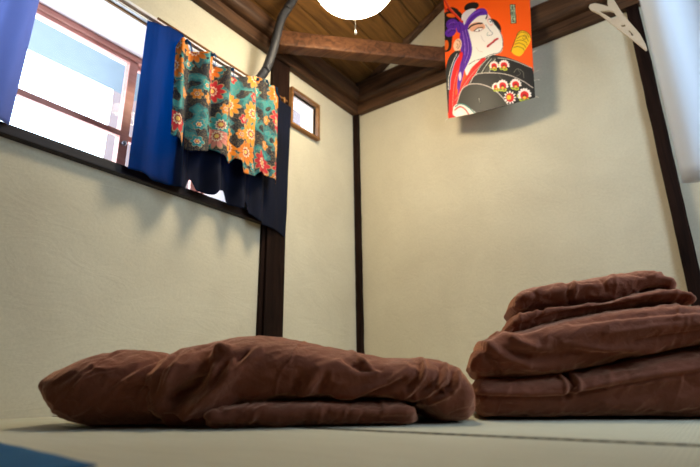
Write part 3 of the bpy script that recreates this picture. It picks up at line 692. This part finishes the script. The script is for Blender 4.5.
bm = bmesh.new(); tube(bm, [loc_b((TL.x+.05, -.138, TL.z-.01)), loc_b((TL.x+.05, -.10, z0+sl*(TL.x+.05)-.005))], .0018, 6); link('hanging_string', bm, M['string'], ban, True); bm = bmesh.new(); tube(bm, [loc_b((TR.x-.05, -.138, TR.z-.005)), loc_b((TR.x-.05, -.10, z0+sl*(TR.x-.05)-.005))], .0018, 6)
link('hanging_string', bm, M['string'], ban, True)

# ------------------------------------------------------------------ bedding
def ang_frame(p, deg): return (p[0], p[1]), math.radians(deg)
FUT = ang_frame((.92, -1.98), 38); STK = ang_frame((1.373, -1.475), 24)
def interp(x, tab): return float(np.interp(x, [a for a, b in tab], [b for a, b in tab]))
def soft(name, frame, top, bot, y0, D, folds, mat, er=(.04, .04), p=2.6, amp=(.004, .0016), seed=0, nx=240, nc=150, fr=(14, 38), parent=None, floor=None, label=None, yedge=None, pb=5, yk=.5, inset=.03, nf=30):
    (fx_, fy_), ang = frame
    xa, xb = top[0][0], top[-1][0]; bm = bmesh.new(); P = []; 
    ts = [.5-.5*math.cos(pi*i/nx) for i in range(nx+1)]; ts = [.55*t+.45*i/nx for i, t in enumerate(ts)]
    hm = max(.01, (max(z for _, z in top)-min(z for _, z in bot))/2*.8); aa = np.linspace(-pi, pi, 2401)
    ey = -D/2*np.sign(np.cos(aa))*np.abs(np.cos(aa))**(2/p); ez = hm*np.sign(np.sin(aa))*np.abs(np.sin(aa))**(2/p)
    seg = np.hypot(np.diff(ey), np.diff(ez)); mid = (ey[1:]+ey[:-1])/2
    wgt = np.where(mid < -D/2+.05, 7., np.where(mid < 0, 2.2, .7)); cum = np.concatenate([[0], np.cumsum(seg*wgt)]); AL = np.interp(np.linspace(0, cum[-1], nc, endpoint=False), cum, aa)
    rg = random.Random(seed+5); folds = list(folds)
    for _ in range(nf):
        x_ = rg.uniform(xa+.02, xb-.03); zt1, zb1 = interp(x_, top), interp(x_, bot); z_ = rg.uniform(zb1+.01, zt1-.005)
        an = math.radians(rg.choice((rg.uniform(20, 75), rg.uniform(-25, 20)))); L1 = rg.uniform(.03, .10); k_ = rg.uniform(-.5, .5)
        pts = [(x_+L1*q*math.cos(an+k_*q), z_+L1*q*math.sin(an+k_*q)) for q in (-.5, -.17, .17, .5)]
        folds.append((rg.choice((1, -1, 1))*rg.uniform(.0015, .0040), rg.uniform(.0028, .0065), pts))
    for t in ts:
        x = xa+(xb-xa)*t; zt_, zb_ = interp(x, top), interp(x, bot)
        e0 = min(1, (x-xa)/er[0]); e1 = min(1, (xb-x)/er[1]); e = math.sqrt(max(0, 1-(1-e0)**2))*math.sqrt(max(0, 1-(1-e1)**2)); e = max(e, .015)
        zc, hh = (zt_+zb_)/2, max(.002, (zt_-zb_)/2)
        hh2 = hh*(.25+.75*e) if hh > .03 else hh*e
        if e < .02: hh2 = hh*.2
        ys = D/2*(1-yk+yk*e); row = []
        yo = (yedge(t) if yedge else 0)
        for j in range(nc):
            a = float(AL[j]); ca_, sa = math.cos(a), math.sin(a)
            pp = p if sa > 0 else pb; yv = y0+(inset*max(0, (zt_-(zc+hh2*math.copysign(abs(sa)**(2/pp), sa)))/max(.01, zt_-zb_))**1.5 if ca_ > 0 else 0)+D/2-ys*math.copysign(abs(ca_)**(2/pp), ca_)+yo; zv = zc+hh2*math.copysign(abs(sa)**(2/pp), sa)
            row.append((x, yv, zv))
        P.append(row)
    A = np.array(P)                                              # (nx+1, nc, 3)
    # normals by finite differences
    dx_ = np.gradient(A, axis=0); dc = np.roll(A, -1, 1)-np.roll(A, 1, 1); n = np.cross(dc, dx_); n /= (np.linalg.norm(n, axis=2, keepdims=True)+1e-9)
    cen = A.mean(axis=1, keepdims=True); sgn = np.sign(((A-cen)*n).sum(2, keepdims=True)); sgn[sgn == 0] = 1; n = n*sgn
    X, Y, Z = A[..., 0], A[..., 1], A[..., 2]; disp = np.zeros(X.shape)
    front = np.clip(1-(Y-y0-D*.45)/(D*.35), 0, 1)
    for (am, w_, pts) in folds:
        best = np.full(X.shape, 9.); tt = np.zeros(X.shape); acc = 0; L = [math.dist(a, b) for a, b in zip(pts, pts[1:])]; tot = sum(L)
        for (a, b), l_ in zip(zip(pts, pts[1:]), L):
            d = np.array(b)-np.array(a); t = np.clip(((X-a[0])*d[0]+(Z-a[1])*d[1])/max(1e-9, d@d), 0, 1)
            r = np.hypot(X-a[0]-t*d[0], Z-a[1]-t*d[1]); m = r < best; best = np.where(m, r, best); tt = np.where(m, (acc+t*l_)/tot, tt); acc += l_
        prof = np.exp(-(best/w_)**2)
        taper = .35+.65*np.sin(pi*np.clip(tt*.8+.1, 0, 1))
        disp += am*prof*taper*front
    ends = np.minimum(1, np.minimum((X-xa)/.03, (xb-X)/.03)); ends = np.clip(ends, .05, 1)
    nz = np.zeros(X.shape)
    ca2, sa2 = math.cos(.5), math.sin(.5)
    for i in range(X.shape[0]):
        for j in range(X.shape[1]):
            x, y, z = A[i, j]; u_, v_ = x*ca2+z*sa2, -x*sa2+z*ca2
            a = noise.noise(Vector((u_*fr[0]*.6, y*fr[0]*.8, v_*fr[0]*1.6+seed))); b = noise.noise(Vector((u_*fr[1]*.55+seed, y*fr[1]*.7, v_*fr[1]*1.5)))
            c = noise.noise(Vector((x*3.5+seed, y*3.5, z*5)))
            nz[i, j] = amp[0]*(1-2.2*abs(a))*.8 + amp[1]*(1-2*abs(b)) + amp[0]*1.2*c
    disp += nz*ends
    A = A+n*disp[..., None]
    if floor is not None:
        F = np.vectorize(lambda x: interp(x, floor) if isinstance(floor, list) else floor)(A[..., 0]); A[..., 2] = np.maximum(A[..., 2], F)
    cx_, cy_ = (xa+xb)/2, y0+D/2; zb0 = float(A[..., 2].min())
    g = [[bm.verts.new((v[0]-cx_, v[1]-cy_, v[2]-zb0)) for v in row] for row in A]
    for i in range(len(g)-1):
        for j in range(nc): bm.faces.new((g[i][j], g[i][(j+1) % nc], g[i+1][(j+1) % nc], g[i+1][j]))
    bm.faces.new(g[0][::-1]); bm.faces.new(g[-1])
    bmesh.ops.recalc_face_normals(bm, faces=bm.faces)
    o = link(name, bm, mat, None, True)
    co, si = math.cos(ang), math.sin(ang)
    o.location = (fx_+cx_*co-cy_*si, fy_+cx_*si+cy_*co, zb0); o.rotation_euler = (0, 0, ang)
    return o
PIL_TOP = [(-0.407, 0.084), (-0.391, 0.11), (-0.37, 0.129), (-0.335, 0.144), (-0.299, 0.156), (-0.25, 0.168), (-0.201, 0.174), (-0.15, 0.174), (-0.111, 0.166), (-0.071, 0.148), (-0.031, 0.115)]
PIL_BOT = [(-0.407, 0.084), (-0.382, 0.053), (-0.353, 0.027)]
DUV_TOP = [(-0.131, 0.123), (-0.11, 0.163), (-0.074, 0.175), (-0.026, 0.187), (0.023, 0.196), (0.085, 0.206), (0.136, 0.208), (0.186, 0.205), (0.237, 0.194), (0.313, 0.178), (0.364, 0.168), (0.401, 0.16), (0.452, 0.15), (0.515, 0.149), (0.566, 0.148), (0.603, 0.136), (0.627, 0.116), (0.646, 0.092), (0.656, 0.065)]
SM_TOP = [(-0.014, 0.082), (0.013, 0.097), (0.063, 0.098), (0.113, 0.097), (0.211, 0.105), (0.283, 0.116), (0.355, 0.129), (0.45, 0.153), (0.542, 0.168)]
SM_SEAM = [(-0.006, 0.058), (0.099, 0.055), (0.19, 0.054), (0.28, 0.071), (0.39, 0.092), (0.496, 0.103)]
SD_TOP = [(-0.017, 0.141), (-0.001, 0.172), (0.022, 0.193), (0.05, 0.208), (0.076, 0.215), (0.103, 0.222), (0.182, 0.24), (0.334, 0.263), (0.408, 0.27), (0.479, 0.272), (0.569, 0.262)]
SD_BOT = [(-0.02, 0.118), (-0.002, 0.101), (0.105, 0.099), (0.198, 0.104), (0.335, 0.127), (0.425, 0.15), (0.513, 0.168)]
SS_TOP = [(0.091, 0.238), (0.109, 0.256), (0.136, 0.266), (0.241, 0.278), (0.343, 0.286), (0.469, 0.31), (0.504, 0.308), (0.536, 0.29), (0.557, 0.276)]
SS_BOT = [(0.085, 0.215), (0.104, 0.204), (0.151, 0.218), (0.228, 0.236), (0.328, 0.252), (0.449, 0.27), (0.54, 0.268)]
SP_TOP = [(0.11, 0.295), (0.126, 0.315), (0.15, 0.331), (0.178, 0.339), (0.206, 0.34), (0.261, 0.349), (0.315, 0.354), (0.369, 0.36), (0.422, 0.365), (0.46, 0.366), (0.484, 0.356), (0.506, 0.338), (0.528, 0.32)]
SP_BOT = [(0.103, 0.281), (0.123, 0.269), (0.189, 0.272), (0.291, 0.275), (0.392, 0.287), (0.468, 0.304), (0.504, 0.305)]
DUV_F =[
  (-0.03,0.018,[(0.038, 0.14), (0.031, 0.111), (0.011, 0.083), (-0.023, 0.062)]),
  (-0.02,0.02,[(0.031, 0.09), (-0.001, 0.069), (-0.033, 0.054)]),
  (0.014,0.01,[(0.047, 0.149), (0.064, 0.162), (0.087, 0.162)]),
  (0.014,0.012,[(0.056, 0.122), (0.046, 0.089), (0.022, 0.062), (-0.009, 0.037)]),
  (0.014,0.009,[(0.103, 0.133), (0.077, 0.1), (0.044, 0.068), (0.002, 0.033)]),
  (-0.01,0.007,[(0.085, 0.128), (0.06, 0.096), (0.028, 0.064)]),
  (0.01,0.01,[(0.156, 0.161), (0.119, 0.132), (0.082, 0.089), (0.049, 0.057), (0.024, 0.036)]),
  (-0.008,0.007,[(0.129, 0.155), (0.103, 0.13)]),
  (-0.012,0.012,[(0.113, 0.031), (0.201, 0.049), (0.313, 0.047), (0.426, 0.043), (0.518, 0.046)]),
  (0.008,0.012,[(0.29, 0.115), (0.272, 0.097), (0.259, 0.071)]),
  (-0.01,0.01,[(0.245, 0.098), (0.236, 0.072)]),
  (-0.008,0.008,[(0.304, 0.106), (0.291, 0.075)]),
  (0.006,0.006,[(0.365, 0.159), (0.394, 0.127), (0.419, 0.113)]),
  (-0.009,0.008,[(0.348, 0.141), (0.383, 0.118), (0.424, 0.118)]),
  (0.009,0.008,[(0.487, 0.117), (0.439, 0.091), (0.382, 0.07), (0.325, 0.058)]),
  (-0.009,0.007,[(0.474, 0.095), (0.439, 0.078), (0.381, 0.059)]),
  (0.009,0.007,[(0.532, 0.134), (0.521, 0.105), (0.496, 0.077), (0.461, 0.051)]),
  (-0.009,0.006,[(0.52, 0.125), (0.509, 0.099), (0.485, 0.075)]),
  (0.009,0.007,[(0.58, 0.12), (0.567, 0.094), (0.53, 0.068), (0.483, 0.047)]),
  (-0.009,0.006,[(0.564, 0.116), (0.548, 0.089), (0.514, 0.066)]),
  (0.008,0.006,[(0.602, 0.102), (0.594, 0.08), (0.564, 0.059), (0.517, 0.042)]),
  (-0.008,0.005,[(0.588, 0.102), (0.577, 0.08), (0.546, 0.059)]),
  (-0.006,0.006,[(-0.042, 0.156), (-0.061, 0.119), (-0.069, 0.08)]),
  (0.006,0.007,[(-0.009, 0.163), (-0.032, 0.119), (-0.05, 0.069)]),
]
PIL_F =[
  (0.007,0.008,[(-0.071, 0.151), (-0.103, 0.125), (-0.156, 0.092), (-0.195, 0.05)]),
  (-0.008,0.008,[(-0.087, 0.151), (-0.126, 0.125), (-0.177, 0.086)]),
  (0.006,0.007,[(-0.068, 0.124), (-0.098, 0.081), (-0.116, 0.042)]),
  (-0.006,0.007,[(-0.08, 0.129), (-0.11, 0.085)]),
  (-0.004,0.01,[(-0.302, 0.094), (-0.26, 0.116), (-0.217, 0.126)]),
  (0.006,0.008,[(-0.336, 0.084), (-0.308, 0.062), (-0.27, 0.036)]),
]
SD_F =[
  (0.008,0.01,[(0.07, 0.203), (0.116, 0.177), (0.174, 0.158)]),
  (-0.01,0.012,[(0.078, 0.16), (0.137, 0.147), (0.196, 0.15)]),
  (0.008,0.01,[(0.019, 0.187), (0.065, 0.153), (0.134, 0.125), (0.227, 0.123)]),
  (-0.008,0.008,[(0.011, 0.18), (0.039, 0.142), (0.061, 0.112)]),
  (0.006,0.008,[(0.211, 0.174), (0.301, 0.159), (0.412, 0.161), (0.512, 0.176)]),
  (-0.009,0.01,[(0.209, 0.157), (0.298, 0.143), (0.387, 0.143)]),
  (-0.006,0.006,[(0.241, 0.222), (0.335, 0.23), (0.448, 0.238), (0.535, 0.237)]),
  (0.005,0.006,[(0.306, 0.195), (0.421, 0.208), (0.53, 0.211)]),
  (-0.006,0.006,[(0.371, 0.176), (0.461, 0.187), (0.527, 0.194)]),
  (0.006,0.005,[(0.003, 0.143), (-0.005, 0.118)]),
]
SM_F =[
  (-0.006,0.004,[(-0.003, 0.056), (0.1, 0.052), (0.191, 0.052), (0.282, 0.069), (0.393, 0.089), (0.5, 0.103)]),
  (0.004,0.005,[(-0.002, 0.065), (0.101, 0.062), (0.192, 0.061), (0.284, 0.078), (0.395, 0.098), (0.502, 0.112)]),
  (-0.008,0.006,[(0.216, 0.104), (0.222, 0.078), (0.202, 0.051)]),
  (0.006,0.005,[(0.232, 0.106), (0.235, 0.078), (0.218, 0.054)]),
  (0.005,0.005,[(0.202, 0.102), (0.203, 0.072)]),
  (-0.006,0.02,[(0.19, 0.045), (0.323, 0.053), (0.494, 0.075)]),
]
SP_F =[
  (-0.006,0.006,[(0.261, 0.335), (0.252, 0.306), (0.259, 0.284)]),
  (0.005,0.006,[(0.279, 0.336), (0.269, 0.302)]),
  (-0.004,0.005,[(0.34, 0.336), (0.346, 0.309)]),
  (-0.003,0.004,[(0.136, 0.309), (0.144, 0.287)]),
  (-0.006,0.006,[(0.406, 0.295), (0.456, 0.311), (0.484, 0.312)]),
]
SS_F =[
  (-0.008,0.006,[(0.094, 0.218), (0.151, 0.236), (0.227, 0.254), (0.324, 0.262), (0.444, 0.28)]),
  (0.004,0.004,[(0.127, 0.248), (0.228, 0.264)]),
  (-0.004,0.004,[(0.302, 0.271), (0.351, 0.279)]),
]

MAT_F = [(.006, .006, [(.0, .03), (.08, .022), (.2, .02)]), (-.005, .005, [(.05, .015), (.18, .010)]), (.006, .005, [(.36, .03), (.42, .026), (.50, .03)]), (-.006, .004, [(.38, .018), (.5, .015)]), (.005, .004, [(.40, .012), (.46, .014)])]

B = M['brown_cloth']
SM_TOP += [(.78, .17)]; SD_TOP += [(.78, .24)]; SD_BOT += [(.78, .185)]
PIL_TOP[0] = (-.388, .084); PIL_BOT[0] = (-.388, .084); PIL_TOP[1] = (-.376, .112)
MT_TOP = [(.035, .02), (.05, .040), (.10, .049), (.2, .050), (.35, .049), (.47, .046), (.50, .036), (.515, .015)]
o = soft('futon_mattress', FUT, MT_TOP, [(.035, 0), (.515, 0)], -.006, .50, MAT_F, B, (.03, .03), 3.2, (.0035, .0022), 11, 260, 90, (20, 55), floor=.0005)
tag(o, 'thin brown futon mattress flat on the tatami, showing under the big rumpled duvet', 'futon mattress')
o = soft('duvet', FUT, DUV_TOP, [(-.131, .05), (-.09, .012), (-.05, .001), (.05, .001), (.11, .042), (.50, .042), (.54, .03), (.57, .004), (.656, .003)], .008, .54, [(a*1.6, w_, p_) for a, w_, p_ in DUV_F]+[(.012, .007, [(-.06, .012), (-.02, .008), (.05, .010), (.09, .02)]), (-.012, .006, [(-.05, .024), (0, .020), (.06, .024)]), (.008, .005, [(-.04, .034), (.02, .030), (.08, .036)])], B, (.10, .05), 2.4, (.0038, .0020), 3, 360, 220, (12, 34), floor=[(-.131, .004), (-.05, .0008), (.06, .0008), (.10, .042), (.50, .042), (.53, .012), (.56, .001), (.7, .001)])
tag(o, 'large rumpled brown duvet heaped on the floor between the left pillow and the stacked bedding', 'duvet')
o = soft('pillow', FUT, PIL_TOP, [(-.388, .084), (-.365, .053), (-.343, .027), (-.31, .004), (-.25, .001), (-.031, .001)], .04, .34, PIL_F, B, (.16, .06), 2.2, (.0035, .0018), 21, 220, 140, (12, 34), floor=.0005, yk=.85, pb=3)
tag(o, 'brown pillow with a pointed corner at the left end of the duvet on the floor', 'pillow', 'brown pillows')
o = soft('folded_mattress', STK, SM_TOP, [(-.014, .003), (.8, .003)], 0, .62, [(a*1.5, w_, p_) for a, w_, p_ in SM_F], B, (.035, .03), 3.4, (.0032, .0024), 31, 300, 140, (16, 46), floor=.0005)
tag(o, 'folded brown futon mattress at the bottom of the bedding stack', 'futon mattress')
o = soft('duvet', STK, SD_TOP, SD_BOT, -.004, .60, [(a*1.5, w_, p_) for a, w_, p_ in SD_F], B, (.04, .03), 2.7, (.0038, .0022), 41, 320, 180, (12, 36), floor=[(a, b+.002) for a, b in SM_TOP])
tag(o, 'folded brown duvet in the middle of the bedding stack, on the folded mattress', 'duvet')
o = soft('folded_sheet', STK, SS_TOP, SS_BOT, .045, .44, [(a*1.5, w_, p_) for a, w_, p_ in SS_F], B, (.02, .03), 2.4, (.003, .0015), 51, 260, 90, (16, 44))
tag(o, 'thin folded brown sheet between the top pillow and the folded duvet of the stack', 'folded sheet')
o = soft('pillow', STK, SP_TOP, SP_BOT, .07, .34, [(a*1.5, w_, p_) for a, w_, p_ in SP_F], B, (.03, .03), 2.2, (.0028, .0018), 61, 240, 130, (14, 40))
tag(o, 'small brown pillow on top of the bedding stack at the right', 'pillow', 'brown pillows')
# pointed corner ears of the stack's pillow are part of its case

# blue cloth close to the viewer, only its far edge in view
bm = bmesh.new(); G = []
for i in range(61):
    row = []
    for j in range(31):
        u, v = i/60, j/30; x = .15+1.16*u; y = -2.85+(.60-.11*(u))*v; 
        y = -2.95+((-2.325-.115*(x-.99))+2.95)*v
        row.append(bm.verts.new((x, y, .003+.0025*(1+noise.noise(Vector((x*9, y*9, 0)))))))
    G.append(row)
for i in range(60):
    for j in range(30): bm.faces.new((G[i][j], G[i+1][j], G[i+1][j+1], G[i][j+1]))
bc = link('blue_cloth', bm, M['blue_cloth'], None, True); s = bc.modifiers.new('thickness', 'SOLIDIFY'); s.thickness = .003; s.offset = 0; centre(bc)
tag(bc, 'blue cloth spread on the tatami in the lower left corner of the picture', 'cloth')

# ------------------------------------------------------------------ light
wd = bpy.data.worlds.new('daylight'); sc.world = wd; wd.use_nodes = True; nt = wd.node_tree; bg = nt.nodes['Background']
bg.inputs['Color'].default_value = (.68, .84, 1.0, 1); bg.inputs['Strength'].default_value = WORLD_S
def portal(name, loc_, rot, sx, sy):
    l = bpy.data.lights.new(name, 'AREA'); l.shape = 'RECTANGLE'; l.size = sx; l.size_y = sy; l.cycles.is_portal = True
    o = bpy.data.objects.new(name, l); C.objects.link(o); o.location = loc_; o.rotation_euler = rot; return o
portal('bay_portal', (-.40, (WY0+WY1)/2, 1.33), (0, -pi/2, 0), .82, 1.7)
portal('right_portal', (2.87, (GY0+GY1)/2, (GZ0+GZ1)/2), (0, pi/2, 0), GZ1-GZ0, GY1-GY0)
portal('small_portal', (-.125, (SY0+SY1)/2, (SZ0+SZ1)/2), (0, -pi/2, 0), .25, .25)

# ------------------------------------------------------------------ camera
cam = bpy.data.cameras.new('camera'); co_ = bpy.data.objects.new('camera', cam); C.objects.link(co_); sc.camera = co_
cam.sensor_width = 36; cam.lens = 490.94*36/700
yaw, pitch, roll = -.6256, .3039, -.0140
f = Vector((math.sin(yaw)*math.cos(pitch), math.cos(yaw)*math.cos(pitch), math.sin(pitch)))
r = Vector((math.cos(yaw), -math.sin(yaw), 0)); u = r.cross(f)
r2 = r*math.cos(roll)+u*math.sin(roll); u2 = -r*math.sin(roll)+u*math.cos(roll)
co_.matrix_world = Matrix(((r2.x, u2.x, -f.x, 1.8572), (r2.y, u2.y, -f.y, -2.6602), (r2.z, u2.z, -f.z, .0799), (0, 0, 0, 1)))
cam.clip_start = .02
cam.dof.use_dof = True; cam.dof.focus_distance = 1.75; cam.dof.aperture_fstop = cam.lens/10.0

vs = sc.view_settings; vs.view_transform = 'Standard'; vs.look = 'None'; vs.gamma = 1; vs.use_curve_mapping = False; vs.exposure = EXPO
